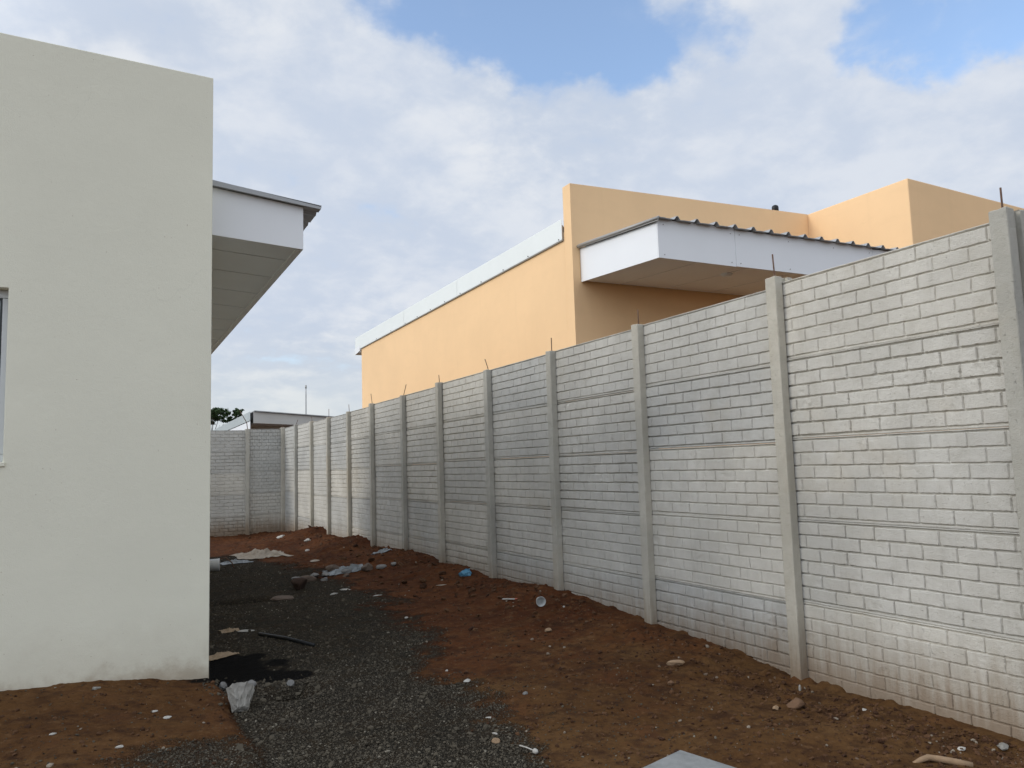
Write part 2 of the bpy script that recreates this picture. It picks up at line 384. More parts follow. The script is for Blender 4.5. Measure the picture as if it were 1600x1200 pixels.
# loose gravel and soil crumbs: uncountable
def ico(sub):
    bm = bmesh.new(); bmesh.ops.create_icosphere(bm, subdivisions=sub, radius=1)
    V = np.array([v.co[:] for v in bm.verts]); Fc = np.array([[v.index for v in f.verts] for f in bm.faces]); bm.free(); return V, Fc
rng = np.random.default_rng(5)
def scatter(name, xs, ys, sizes, mat, lift=.15, flat=.75, tints=None, label=None, sub=1):
    V0, F0 = ico(sub); n = len(xs); k = len(V0)
    V = np.repeat(V0[None], n, 0)*(1+rng.uniform(-.28, .28, (n, k, 1)))
    V *= rng.uniform(.6, 1.15, (n, 1, 3))*np.array([1, 1, flat])
    a = rng.uniform(0, 6.283, n); ca, sa = np.cos(a)[:, None], np.sin(a)[:, None]
    t = rng.normal(0, .35, n)[:, None]
    X = V[:, :, 0]; Z = V[:, :, 2]+X*t
    V = np.stack([X*ca-V[:, :, 1]*sa, X*sa+V[:, :, 1]*ca, Z], 2)*sizes[:, None, None]
    V += np.stack([xs, ys, H(xs, ys)+sizes*lift], 1)[:, None]
    Fa = (F0[None]+(np.arange(n)*k)[:, None, None]).reshape(-1, 3)
    ti = np.repeat(rng.uniform(0, 1, n) if tints is None else tints, k)
    me = npmesh(name, V.reshape(-1, 3), Fa, mat, False, dict(tint=ti))
    return tagged(link(bpy.data.objects.new(name, me)), label, None, None, 'stuff')
def cand(n, x0, x1, y0, y1, p=2.0):
    u = rng.uniform(0, 1, n); e = 1-p
    y = (y0**e+u*(y1**e-y0**e))**(1/e); return rng.uniform(x0, x1, n), y
def visible_house(x, y): return ~((x < .70) & (y > 6.05))
x, y = cand(150000, -.6, 3.4, 3.2, 17, 1.9); gm_, s_ = masks(x, y)
k = (rng.uniform(0, 1, len(x)) < gm_*(.30+.55*sst(fbm(x, y, 1.1, 4, 91), -.35, .25))+.02) & visible_house(x, y) & (s_ < rng.uniform(.05, .5, len(x))); x, y = x[k], y[k]
sz = (.0036+.0048*rng.uniform(0, 1, len(x))**2.5)*(1+(y-3)*.05)
scatter('loose_gravel', x, y, sz, M_gravel, .2, .75, None, 'loose crushed dark grey gravel spread over the yard')
x, y = cand(1700, .6, 3.1, 3.2, 14, 1.6); gm_, s_ = masks(x, y)
k = (rng.uniform(0, 1, len(x)) < gm_) & visible_house(x, y) & (s_ < .6); x, y = x[k], y[k]
scatter('coarse_gravel', x, y, .009+.014*rng.uniform(0, 1, len(x))**3, M_gravel, .3, .7, rng.uniform(.35, .98, len(x)), 'coarser angular stones strewn among the fine grey gravel')
x, y = cand(60000, -1.1, 4.28, 2.3, 20, 1.9); gm_, s_ = masks(x, y)
nearw = np.exp(-((x-4.1)/.4)**2)
k = (rng.uniform(0, 1, len(x)) < (1-gm_)*(.28+.7*nearw)) & visible_house(x, y); x, y = x[k], y[k]
scatter('soil_crumbs', x, y, .003+.013*rng.uniform(0, 1, len(x))**6*(1+.03*y), M_crumb, .25, .75, None, 'loose red brown soil crumbs on the bare earth')
x, y = cand(1100, 2.9, 4.26, 2.6, 21, 1.2)
k = (rng.uniform(0, 1, len(x)) < .2+.8*np.exp(-((x-4.1)/.35)**2)*(y > 6.5)); x, y = x[k], y[k]
scatter('soil_clods', x, y, .012+.045*rng.uniform(0, 1, len(x))**3*sst(y, 4, 10)+.002, M_crumb, .2, .7, rng.uniform(0, .75, len(x)), 'heaped dark soil clods along the foot of the wall', 2)
# coarse stones where the earth breaks away beside the house corner
x = rng.uniform(.62, 1.35, 260); y = 6.0+.2*rng.normal(0, 1, 260)-.5*(x-.7)
k = visible_house(x, y); x, y = x[k], y[k]
scatter('corner_rubble', x, y, .007+.016*rng.uniform(0, 1, len(x))**2.5, M_gravel, .3, .7, rng.uniform(0, .93, len(x)), 'small grey rubble stones beside the white house corner')

# ------------------------------------------------------------------ precast boundary walls
OPEN, LAP, PH = 1.575, .025, .5745
def panel_mesh(seed, gw, depth, wear):
    L = OPEN+2*LAP; nyy, nzz = 610, 205
    yy = np.linspace(0, L, nyy); z_ = np.linspace(0, PH-.003, nzz); Y, Z = np.meshgrid(yy, z_)
    u = Y-LAP; pitch = .2226; z0, z1 = .017, PH-.017; ch = (z1-z0)/6
    wu = fbm(Y, Z, 22, 3, seed)*.0022+fbm(Y, Z, 5, 2, seed+9)*.0016; wz = fbm(Y, Z, 24, 3, seed+50)*.0020+fbm(Y, Z, 3, 2, seed+19)*.0022
    row = np.clip(np.floor((Z-z0)/ch), 0, 5); vz = (Z+wz-z0)-row*ch
    dz = np.minimum(vz, ch-vz)
    off = np.where(row % 2 == 1, .30, .82)*pitch
    q = (u+wu-off)/pitch; dy = np.abs(q-np.round(q))*pitch
    rim = (Z < z0) | (Z > z1)
    dzr = np.where(rim, np.where(Z < z0, z0-Z, Z-z1), dz); dd = np.minimum(dz, dy); dd = np.where(rim, dzr, dd)
    w = gw*(1+.55*fbm(Y, Z, 6, 3, seed+70))
    w = np.where(dy < dz, w*.9, w)
    # rounded, chipped arrises
    ch_ = np.maximum(0, fbm(Y, Z, 55, 3, seed+90)-.15)*.006*wear
    e = dd-w/2-ch_
    t = np.clip(e/.0028, 0, 1); h = t*t*(3-2*t)
    fill = np.clip(.95+.8*fbm(Y, Z, 2.6, 4, seed+120), .22, 1)     # slurry left in some joints
    X = depth*1.75*(1-h)*fill
    X += -fbm(Y, Z, 30, 4, seed+200, .6)*.0011 - fbm(Y, Z, 2.2, 3, seed+230)*.0022
    bid = row*31+np.floor(q); X += (np.sin(bid*12.9898+seed)*43758.5 % 1-.5)*.0016*(~rim)
    X += .0035*sst(z0-Z, 0, .017)
    X += np.maximum(0, fbm(Y, Z, 9, 3, seed+300)-.48)*.02*wear       # a few spalls
    V = np.stack([X.ravel(), Y.ravel(), Z.ravel()], 1); n = len(V)
    idx = np.arange(nyy*nzz).reshape(nzz, nyy)
    Fq = np.stack([idx[:-1, :-1].ravel(), idx[1:, :-1].ravel(), idx[1:, 1:].ravel(), idx[:-1, 1:].ravel()], 1)
    ring = np.concatenate([idx[0, :], idx[1:, -1], idx[-1, -2::-1], idx[-2:0:-1, 0]])
    B = V[ring].copy(); B[:, 0] = .045; V = np.concatenate([V, B]); m = len(ring)
    r2 = np.roll(ring, -1); b = n+np.arange(m); b2 = np.roll(b, -1)
    Fq = np.concatenate([Fq, np.stack([ring, r2, b2, b], 1)])
    c = n+np.array([0, nyy-1, nyy-1+nzz-1, 2*(nyy-1)+nzz-1]); Fq = np.concatenate([Fq, c[None]])
    return npmesh('wall_panel', V, Fq, M_panel, True)
PV = [panel_mesh(1000, .0062, .0085, .5), panel_mesh(1101, .0090, .0120, 1.0), panel_mesh(1207, .0072, .0095, .8),
      panel_mesh(1303, .0058, .0080, .7), panel_mesh(1411, .0082, .0110, .6), panel_mesh(1502, .0068, .0100, 1.2)]
def post_mesh(h, seed, thick_rear=True):
    prof = [(-.075, -.050), (-.075, .050), (-.006, .050), (-.006, .022), (.052, .022), (.052, .052), (.105, .052), (.105, -.052), (.052, -.052), (.052, -.022), (-.006, -.022), (-.006, -.050)]
    # round the front corners and subdivide the front face
    P = []
    P += [(-.066, -.050), (-.072, -.0485), (-.075, -.043), (-.0752, -.02), (-.0755, 0), (-.0752, .02), (-.075, .043), (-.072, .0485), (-.066, .050)] + prof[2:6] + [(.098, .052), (.105, .046), (.105, -.046), (.098, -.052)] + prof[8:]
    P = np.array(P); k = len(P); nz = int(h/.02)
    zz = np.linspace(0, h, nz); V = np.zeros((nz, k, 3))
    for j, (a, b) in enumerate(P):
        V[:, j, 0] = a+fbm(zz, zz*0+j*.13, 12, 4, seed, .6)*.0022; V[:, j, 1] = b+fbm(zz, zz*0+j*.17+5, 10, 4, seed+5, .6)*.0022
        V[:, j, 2] = zz
    V[:, :, 1] += (fbm(zz, zz*0, .9, 2, seed+8)*.004)[:, None]
    V[-1, :, 2] += fbm(P[:, 0], P[:, 1], 25, 2, seed+3)*.006
    top = V[-1].copy(); cen = top.mean(0); ins = cen+(top-cen)*.93; ins[:, 2] += .005
    V = np.concatenate([V.reshape(-1, 3), ins])
    F_ = []
    for i in range(nz):
        for j in range(k):
            q = (j+1) % k; F_.append((i*k+j, i*k+q, (i+1)*k+q, (i+1)*k+j))
    me = bpy.data.meshes.new('wall_post'); me.from_pydata(V.tolist(), [], [f[::-1] for f in F_]+[tuple(range(nz*k, nz*k+k))[::-1]]); me.materials.append(M_post)
    bm = bmesh.new(); bm.from_mesh(me); bmesh.ops.recalc_face_normals(bm, faces=bm.faces); bm.to_mesh(me); bm.free()
    return me
XW = 4.40
POST = [  # far edge of the front face (y), top above eye, rod: (dy at the top, height, dx)
    (2.564, 1.302, (0.0, .135, 0)), (4.240, 1.302, (.004, .185, -.004)), (5.936, 1.245, (.008, .15, .003)), (7.540, 1.226, (.0, .155, 0)),
    (9.170, 1.212, (.075, .155, -.01)), (10.84, 1.228, (.02, .12, 0)), (12.44, 1.185, (-.10, .175, .01)), (14.158, 1.192, (.065, .19, 0)),
    (15.73, 1.158, (.03, .15, 0)), (17.35, 1.150, (.0, .19, 0)), (18.95, 1.165, (.05, .13, 0)), (20.68, 1.185, (-.2, .12, 0))]
TOPS = [1.272, 1.250, 1.231, 1.226, 1.226, 1.196, 1.192, 1.166, 1.150, 1.156, 1.172, 1.192]
wall = thing('boundary_wall', 'long grey precast wall of brick patterned panels running down the right side', 'wall', (XW, 12, 0), 'precast concrete boundary walls')
def rod(post, x, y, z, dx, dy, h, bend=True):
    pts = [(x, y, z-.05), (x, y, z+.004), (x+dx*.35, y+dy*.3, z+h*.4), (x+dx, y+dy, z+h)]
    mb = MB().tube(pts, .0052, 8); mb.v = [tuple(Vector(v)-post.location) for v in mb.v]
    return mb.build('reinforcing_rod', M_rust, post, 0, True)
cnt = 0
for i, (yl, zt, (rdy, rh, rdx)) in enumerate(POST):
    h = zt+CZ+.35
    o = link(bpy.data.objects.new('wall_post', post_mesh(h, 40+i*17))); o.parent = wall
    o.location = (0, yl-.05-12, -.35)
    o.rotation_euler = (R(random.uniform(-.15, .15)), R(random.uniform(-.1, .1)), 0)
    mbr = MB().tube([(-.02, 0, h-.06), (-.02, 0, h+.004), (-.02+rdx*.4, rdy*.35, h+rh*.4), (-.02+rdx, rdy, h+rh)], .0055, 8)
    mbr.build('reinforcing_rod', M_rust, o, 0, True)
    y0 = yl; y1 = POST[i+1][0]-.10 if i < 11 else 22.19
    zt_ = TOPS[i]+CZ
    for j in range(5):
        p = link(bpy.data.objects.new('wall_panel', PV[(i*7+j*2+(j*i) % 3+cnt) % 6] if i or j else PV[0])); p.parent = wall
        if i == 0: p.data = [PV[0], PV[1], PV[2], PV[4], PV[3]][j]
        op = y1-y0
        p.location = (random.uniform(-.003, .003), y0-LAP-12, zt_-(j+1)*PH)
        p.scale = (1, (op+2*LAP)/(OPEN+2*LAP), 1)
        if i: p.location.z += random.uniform(-.003, .003)
        cnt += 1
# far wall across the end of the yard
fw = thing('end_wall', 'short darker grey precast wall closing the far end of the yard', 'wall', (3.42, 22.25, 0), 'precast concrete boundary walls')
def far_bay(x_left, x_right, top):
    for j in range(5):
        p = link(bpy.data.objects.new('wall_panel', PV[(j*2+int(x_left*3)) % 6])); p.parent = fw
        p.rotation_euler = (0, 0, R(90)); op = x_right-x_left
        p.location = (x_right-3.42+LAP, random.uniform(-.003, .003), top+CZ-(j+1)*PH)
        p.scale = (1, (op+2*LAP)/(OPEN+2*LAP), 1)
def far_post(xc, zt, seed, rdx, rh):
    o = link(bpy.data.objects.new('wall_post', post_mesh(zt+CZ+.35, seed))); o.parent = fw
    o.rotation_euler = (0, 0, R(90)); o.location = (xc-3.42, 0, -.35); h = zt+CZ+.35
    MB().tube([(-.02, 0, h-.05), (-.02, 0, h+.004), (-.02, -rdx*.1, h+rh*.35), (-.02, -rdx, h+rh)], .010, 8).build('reinforcing_rod', M_rust, o, 0, True)
far_post(3.42, 1.165, 301, -.20, .50); far_post(1.70, 1.15, 302, .05, .2); far_post(4.35, 1.20, 304, .0, .05)
far_bay(3.47, 4.30, 1.172); far_bay(1.75, 3.37, 1.140); far_bay(.1, 1.65, 1.140)

# ------------------------------------------------------------------ white house on the left
Y0 = 6.092; XR = .682
wh = thing('white_house', 'cream stucco house with tall blank gable wall and small window at its edge', 'house', (-3, 10, 0))
def P(mb, dx=0, dy=0): return mb
def rel(mb, root):
    mb.v = [tuple(Vector(v)-root.location) for v in mb.v]; return mb
def ztop(x): return 2.985+CZ-.034*(x-XR)
mb = MB(); hx0, hx1, hz0, hz1 = -1.75, -.586, .118+CZ, 1.267+CZ; T = .17
xs, zs = [-7.5, hx0, hx1, XR], [-.3, hz0, hz1, None]
def fv(i, k, y): return (xs[i], y, zs[k] if zs[k] is not None else ztop(xs[i]))
for y in (Y0, Y0+T):
    for i in range(3):
        for k in range(3):
            if (i, k) != (1, 1):
                n = len(mb.v); mb.v += [fv(i, k, y), fv(i+1, k, y), fv(i+1, k+1, y), fv(i, k+1, y)]; mb.f.append((n, n+1, n+2, n+3))
def strip(p, q):
    n = len(mb.v); mb.v += [fv(*p, Y0), fv(*q, Y0), fv(*q, Y0+T), fv(*p, Y0+T)]; mb.f.append((n, n+1, n+2, n+3))
for i in range(3): strip((i, 0), (i+1, 0)); strip((i, 3), (i+1, 3)); strip((0, i), (0, i+1)); strip((3, i), (3, i+1))
strip((1, 1), (2, 1)); strip((1, 2), (2, 2)); strip((1, 1), (1, 2)); strip((2, 1), (2, 2))
me_o = rel(mb, wh).build('front_wall', M_white, wh)
bm = bmesh.new(); bm.from_mesh(me_o.data); bmesh.ops.remove_doubles(bm, verts=bm.verts, dist=.0005)
bmesh.ops.recalc_face_normals(bm, faces=bm.faces); bm.to_mesh(me_o.data); bm.free()
bv = me_o.modifiers.new('bevel', 'BEVEL'); bv.width = .006; bv.segments = 3; bv.limit_method = 'ANGLE'; bv.angle_limit = R(40)
rel(MB().box(.53, .66, Y0+T+.003, 15.8, -.3, 2.1+CZ).box(-7.5, -7.3, Y0+T+.003, 15.8, -.3, 2.1+CZ).box(-7.29, .52, 15.6, 15.8, -.3, 2.1+CZ), wh).build('side_wall', M_white, wh)
w = rel(MB().box(hx0+.002, hx1-.002, Y0+.075, Y0+.115, hz1-.055, hz1-.002).box(hx0+.002, hx1-.002, Y0+.075, Y0+.115, hz0+.002, hz0+.05)
        .box(hx0+.002, hx0+.05, Y0+.075, Y0+.115, hz0+.052, hz1-.057).box(hx1-.038, hx1-.002, Y0+.075, Y0+.115, hz0+.052, hz1-.057), wh).build('window', M_alu, wh, .003)
def sub(mb, root, name, mat, parent, bevel=0, smooth=False):
    return rel(mb, root).build(name, mat, parent, bevel, smooth)
sub(MB().box(hx1-.052, hx1-.040, Y0+.082, Y0+.108, hz0+.052, hz1-.057).box(hx0+.052, hx1-.053, Y0+.082, Y0+.108, hz1-.069, hz1-.057), wh, 'gasket', M_gasket, w)
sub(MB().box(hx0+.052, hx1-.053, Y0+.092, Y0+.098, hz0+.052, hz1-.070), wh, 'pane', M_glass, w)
sub(MB().box(hx0-.02, hx1+.012, Y0-.012, Y0+.07, hz0-.03, hz0-.001), wh, 'window_sill', M_white, wh, .004)
# house roof deck behind the parapet
sub(MB().box(-7.3, .50, Y0+T+.01, 15.59, 2.10+CZ, 2.16+CZ), wh, 'roof', M_metal, wh)
# side canopy
YC0, YC1, XE = 6.392, 15.2, 1.419
zb = lambda x: 1.853+CZ-.069*(x-.708)
zt = lambda x: 2.235+CZ-.108*(x-.72)
cn = sub(MB().hexa([(.662, YC0, zb(.662)), (XE, YC0, zb(XE)), (XE, YC0+.018, zb(XE)), (.662, YC0+.018, zb(.662)),
                    (.662, YC0, zt(.662)), (XE, YC0, zt(XE)), (XE, YC0+.018, zt(XE)), (.662, YC0+.018, zt(.662))]), wh, 'canopy_fascia', M_fascia, wh, .002)
sub(MB().box(XE-.018, XE-.001, YC0+.019, YC1, zb(XE), zt(XE)), wh, 'canopy_fascia', M_fascia, wh)
mb = MB(); js = [YC0+.02, 6.84, 7.50, 8.25, 9.02, 9.80, 10.58, 11.36, 12.14, 12.92, 13.70, 14.48, YC1]
for a, b in zip(js[:-1], js[1:]):
    x0, x1 = .662, XE-.05
    mb.hexa([(x0, a+.010, zb(x0)+.012), (x1, a+.010, zb(x1)+.012), (x1, b-.010, zb(x1)+.012), (x0, b-.010, zb(x0)+.012),
             (x0, a+.010, zb(x0)+.022), (x1, a+.010, zb(x1)+.022), (x1, b-.010, zb(x1)+.022), (x0, b-.010, zb(x0)+.022)])
sf = sub(mb, wh, 'soffit', M_soffit, wh)
sub(MB().hexa([(XE-.05, YC0+.02, zb(XE)+.003), (XE-.019, YC0+.02, zb(XE)+.001), (XE-.019, YC1, zb(XE)+.001), (XE-.05, YC1, zb(XE)+.003),
               (XE-.05, YC0+.02, zb(XE)+.03), (XE-.019, YC0+.02, zb(XE)+.03), (XE-.019, YC1, zb(XE)+.03), (XE-.05, YC1, zb(XE)+.03)]), wh, 'soffit_edge_strip', M_fascia, sf)
sub(MB().box(.67, XE-.051, YC0+.03, YC1, zb(XE)+.06, zb(XE)+.07), wh, 'soffit_backing', M_dark, sf)
def corrugated(x0, x1, y0, y1, zfun, along, pitch=.294, start=0., amp=.026, t=.0016):
    """trapezoidal sheet; ribs run along 'x' or 'y'"""
    lo, hi = (y0, y1) if along == 'x' else (x0, x1); s = []; q = lo
    pr = [(-.006, 0), (.012, .45), (.024, .9), (.032, 1), (.048, 1), (.056, .9), (.068, .45), (.084, 0)]
    k = math.floor((lo-start)/pitch)-1; s = [lo]; hgt = [0.]
    while start+k*pitch < hi:
        for d, hh in pr:
            c = start+k*pitch-.039+d
            if lo < c < hi: s.append(c); hgt.append(hh*amp)
        for d in (.13, .19):
            c = start+k*pitch-.039+d
            if lo < c < hi: s.append(c); hgt.append(.003 if d == .13 else .003)
        k += 1
    s.append(hi); hgt.append(0.)
    o = sorted(zip(s, hgt)); mb = MB(); n = len(o)
    for (c, hh) in o:
        for e in ((x0, x1) if along == 'x' else (y0, y1)):
            xx, yy = (e, c) if along == 'x' else (c, e)
            z = zfun(xx, yy)+hh
            mb.v += [(xx, yy, z), (xx, yy, z+t)]
    for i in range(n-1):
        b = i*4; mb.f += [(b, b+2, b+6, b+4), (b+1, b+5, b+7, b+3), (b, b+4, b+5, b+1), (b+2, b+3, b+7, b+6)]
    mb.f += [(0, 1, 3, 2), (4*n-4, 4*n-2, 4*n-1, 4*n-3)]
    return mb
sub(corrugated(.665, 1.557, YC0-.045, YC1+.05, lambda x, y: zt(x)+.004, 'x', .294, YC0+.1), wh, 'canopy_roof', M_metal, wh)
sub(MB().hexa([(.662, YC0-.052, zt(.662)-.002), (1.548, YC0-.052, zt(1.548)-.002), (1.548, YC0-.047, zt(1.548)-.002), (.662, YC0-.047, zt(.662)-.002),
               (.662, YC0-.052, zt(.662)+.042), (1.560, YC0-.052, zt(1.560)+.020), (1.560, YC0-.047, zt(1.56)+.020), (.662, YC0-.047, zt(.662)+.042)])
    .hexa([(.662, YC0-.047, zt(.662)+.038), (1.56, YC0-.047, zt(1.56)+.030), (1.56, YC0+.06, zt(1.56)+.032), (.662, YC0+.06, zt(.662)+.040),
           (.662, YC0-.047, zt(.662)+.041), (1.56, YC0-.047, zt(1.56)+.033), (1.56, YC0+.06, zt(1.56)+.035), (.662, YC0+.06, zt(.662)+.043)]), wh, 'roof_flashing', M_metal, wh)

# ------------------------------------------------------------------ peach house behind the wall
XP, YF = 5.40, 8.61
ph = thing('peach_house', 'peach stucco house with stepped parapets and white eaves rising behind the grey wall', 'house', (7.5, 12, 0))
XT, YT = 9.789, 6.859
mb = MB()
mb.hexa([(XP, YF, -.2), (XT-.002, YF, -.2), (XT-.002, YF+.19, -.2), (XP, YF+.19, -.2),
         (XP, YF, 3.674+CZ), (XT-.002, YF, 3.775+CZ), (XT-.002, YF+.19, 3.775+CZ), (XP, YF+.19, 3.674+CZ)])
sub(mb, ph, 'front_parapet_wall', M_peach, ph, .003)
ZTn, ZTf = 2.958+CZ, 2.858+CZ      # underside of the trim, near and far
sub(MB().hexa([(XP, YF+.190, -.2), (XP+.15, YF+.190, -.2), (XP+.15, 18.19, -.2), (XP, 18.19, -.2),
               (XP, YF+.190, ZTn+.1), (XP+.15, YF+.190, ZTn+.1), (XP+.15, 18.19, ZTf+.1), (XP, 18.19, ZTf+.1)]), ph, 'side_wall', M_peach, ph)
sub(MB().box(XP+.152, 13.4, 18.04, 18.19, -.2, 2.86+CZ), ph, 'rear_wall', M_peach, ph)
mb = MB()
mb.hexa([(XT, YT, -.2), (15.5, YT, -.2), (15.5, 12.5, -.2), (XT, 12.5, -.2),
         (XT, YT, 3.764+CZ), (15.5, YT, 3.56+CZ), (15.5, 12.5, 3.58+CZ), (XT, 12.5, 3.80+CZ)])
sub(mb, ph, 'corner_block', M_peach, ph, .012)
# trim along the verge, in three lengths with open seams
mb = MB(); ys = [8.80, 12.35, 15.09, 18.62]
def lt(y): return 3.240+CZ+(3.168-3.240)*(y-8.74)/(18-8.74)
def lb(y): return ZTn+(ZTf-ZTn)*(y-8.73)/(18.05-8.73)
for a, b in zip(ys[:-1], ys[1:]):
    a += .005; b -= .005; x0, x1 = XP-.034, XP-.028
    mb.hexa([(x0, a, lb(a)), (x1, a, lb(a)), (x1, b, lb(b)), (x0, b, lb(b)), (x0+.004, a, lt(a)), (x1+.004, a, lt(a)), (x1+.004, b, lt(b)), (x0+.004, b, lt(b))])
tr = sub(mb, ph, 'verge_trim', M_trim, ph, .0015)
sub(MB().hexa([(XP-.027, 8.81, lb(8.8)-.012), (XP-.002, 8.81, lb(8.8)-.012), (XP-.002, 18.19, lb(18.2)-.012), (XP-.027, 18.19, lb(18.2)-.012),
               (XP-.027, 8.81, lb(8.8)+.2), (XP-.002, 8.81, lb(8.8)+.2), (XP-.002, 18.19, lb(18.2)+.2), (XP-.027, 18.19, lb(18.2)+.2)]), ph, 'backing_strip', M_flash, tr)
for k, y in enumerate((8.88, 9.75, 10.55, 11.35, 12.2, 12.9, 13.6, 14.3, 15.0, 15.9, 16.9)):
    sub(MB().tube([(XP-.043, y, lb(y)+.018), (XP-.034, y, lb(y)+.018)], .009, 10), ph, 'screw', M_dark, tr)
# main roof sheet, rear eave
sub(corrugated(XP-.02, XT-.01, YF+.21, 18.70, lambda x, y: lt(y)-.10, 'y', .294, XP+.2), ph, 'roof', M_metal, ph)
sub(MB().box(XP-.04, 13.4, 18.60, 18.62, 2.756+CZ, 2.90+CZ), ph, 'rear_fascia', M_fascia, ph)
sub(MB().hexa([(XP-.04, 18.21, 2.80+CZ), (XP-.02, 18.21, 2.80+CZ), (XP-.02, 18.598, 2.756+CZ), (XP-.04, 18.598, 2.756+CZ),
               (XP-.04, 18.21, 2.93+CZ), (XP-.02, 18.21, 2.93+CZ), (XP-.02, 18.598, 2.90+CZ), (XP-.04, 18.598, 2.90+CZ)]), ph, 'eave_end_board', M_fascia, ph)
sub(MB().box(XP-.018, 13.3, 18.21, 18.598, 2.775+CZ, 2.785+CZ), ph, 'rear_soffit', M_soffit2, ph)
# front canopy
XL, YA, YB, XRR = 5.517, 6.99, 8.605, 9.783
cb = lambda y: 2.268+CZ+.05*(y-YA); ct = lambda y: 2.684+CZ+.072*(y-YA)
def plank(x0, x1, y0, y1, zf0, zf1):
    return [(x0, y0, zf0(y0)), (x1, y0, zf0(y0)), (x1, y1, zf0(y1)), (x0, y1, zf0(y1)), (x0, y0, zf1(y0)), (x1, y0, zf1(y0)), (x1, y1, zf1(y1)), (x0, y1, zf1(y1))]
sub(MB().hexa(plank(XL, XL+.018, YA+.002, YB, cb, ct)), ph, 'canopy_end_board', M_fascia, ph, .002)
fa = MB()
for a, b in ((XL, 6.668), (6.6715, 9.10), (9.1035, XRR)):
    fa.hexa([(a, YA-.018, 2.268+CZ), (b, YA-.018, 2.262+CZ), (b, YA, 2.262+CZ), (a, YA, 2.268+CZ), (a, YA-.018, 2.715+CZ), (b, YA-.018, 2.735+CZ), (b, YA, 2.735+CZ), (a, YA, 2.715+CZ)])
fo_ = sub(fa, ph, 'canopy_fascia', M_fascia, ph, .002)
for q in (5.60, 6.60, 6.74, 7.55, 8.35, 9.03):
    for z_ in (2.31, 2.66):
        sub(MB().tube([(q, YA-.024, z_+CZ), (q, YA-.018, z_+CZ)], .006, 8), ph, 'screw', M_flash, fo_)
mb = MB(); xs_ = [XL+.02, 6.13, 6.90, 7.67, 8.44, 9.21, XRR]
for a, b in zip(xs_[:-1], xs_[1:]):
    mb.hexa(plank(a+.009, b-.009, YA+.002, YB-.02, lambda y: cb(y)+.014, lambda y: cb(y)+.024))
s2 = sub(mb, ph, 'soffit', M_soffit2, ph)
sub(MB().box(XL+.03, XRR, YA+.01, YB-.02, 2.39+CZ, 2.40+CZ), ph, 'soffit_backing', M_dark, s2)
sub(MB().tube([(6.93, 7.42, 2.315+CZ), (6.93, 7.42, 2.288+CZ), (6.93, 7.42, 2.270+CZ)], [.075, .072, .045], 20), ph, 'ceiling_light', M_soffit, ph)
sub(corrugated(XL-.03, XRR, YA-.09, YB-.01, lambda x, y: ct(y)+.030+.004*(x-XL), 'y', .2895, 5.751, .042, .004), ph, 'canopy_roof', M_metal, ph)
sub(MB().hexa(plank(XL-.040, XL-.034, YA-.085, YB-.01, lambda y: ct(y)-.004, lambda y: ct(y)+.042))
    .hexa(plank(XL-.034, XL+.07, YA-.085, YB-.01, lambda y: ct(y)+.040, lambda y: ct(y)+.043)), ph, 'canopy_flashing', M_flash, ph)
sub(MB().tube([(XL-.038, YA-.085, ct(YA)+.020), (XL-.038, YB-.01, ct(YB)+.020)], .020, 10), ph, 'verge_roll', M_flash, ph, 0, True)
sub(MB().tube([(9.19, 8.70, 3.74+CZ), (9.19, 8.70, 3.84+CZ), (9.19, 8.70, 3.862+CZ), (9.19, 8.70, 3.876+CZ)], [.052, .052, .045, .022], 14), ph, 'vent_cap', M_black, ph, 0, True)

# ------------------------------------------------------------------ distant house beyond the end wall
fh = thing('distant_house', 'low grey house with shallow sloping roof edge peeking over the far end wall', 'house', (7, 30, 0))
sub(MB().box(4.25, 12, 28.2, 37, -.2, 1.62+CZ), fh, 'wall', M_greyf, fh)
sub(MB().hexa([(4.34, 27, 1.616+CZ), (9.5, 27, 1.38+CZ), (9.5, 27.03, 1.38+CZ), (4.34, 27.03, 1.616+CZ), (4.34, 27, 1.985+CZ), (9.5, 27, 1.60+CZ), (9.5, 27.03, 1.60+CZ), (4.34, 27.03, 1.985+CZ)]), fh, 'fascia', M_greyf, fh)
sub(MB().hexa([(4.36, 27.032, 1.62+CZ), (9.5, 27.032, 1.40+CZ), (9.5, 28.19, 1.40+CZ), (4.36, 28.19, 1.60+CZ), (4.36, 27.032, 1.63+CZ), (9.5, 27.032, 1.41+CZ), (9.5, 28.19, 1.41+CZ), (4.36, 28.19, 1.61+CZ)]), fh, 'soffit', M_greyf, fh)
sub(MB().hexa([(4.36, 26.93, 2.0+CZ), (9.5, 26.93, 1.615+CZ), (9.5, 37, 1.52+CZ), (4.26, 37, 1.88+CZ), (4.36, 26.93, 2.03+CZ), (9.5, 26.93, 1.645+CZ), (9.5, 37, 1.55+CZ), (4.26, 37, 1.90+CZ)]), fh, 'roof', M_metal, fh)
sub(MB().hexa([(4.23, 27.0, 1.70+CZ), (4.24, 27.0, 1.70+CZ), (4.24, 37, 1.62+CZ), (4.23, 37, 1.62+CZ), (4.23, 27.0, 1.996+CZ), (4.24, 27.0, 1.996+CZ), (4.24, 37, 1.90+CZ), (4.23, 37, 1.90+CZ)]), fh, 'verge_trim', M_trimd, fh)
sub(MB().hexa([(4.243, 27.04, 1.30+CZ), (4.249, 27.04, 1.30+CZ), (4.249, 37, 1.30+CZ), (4.243, 37, 1.30+CZ), (4.243, 27.04, 1.68+CZ), (4.249, 27.04, 1.68+CZ), (4.249, 37, 1.60+CZ), (4.243, 37, 1.60+CZ)]), fh, 'gable_board', M_fascia, fh)
po = thing('antenna_pole', 'thin metal pole standing upright above the distant grey roof', 'pole', (6.73, 30, 0))
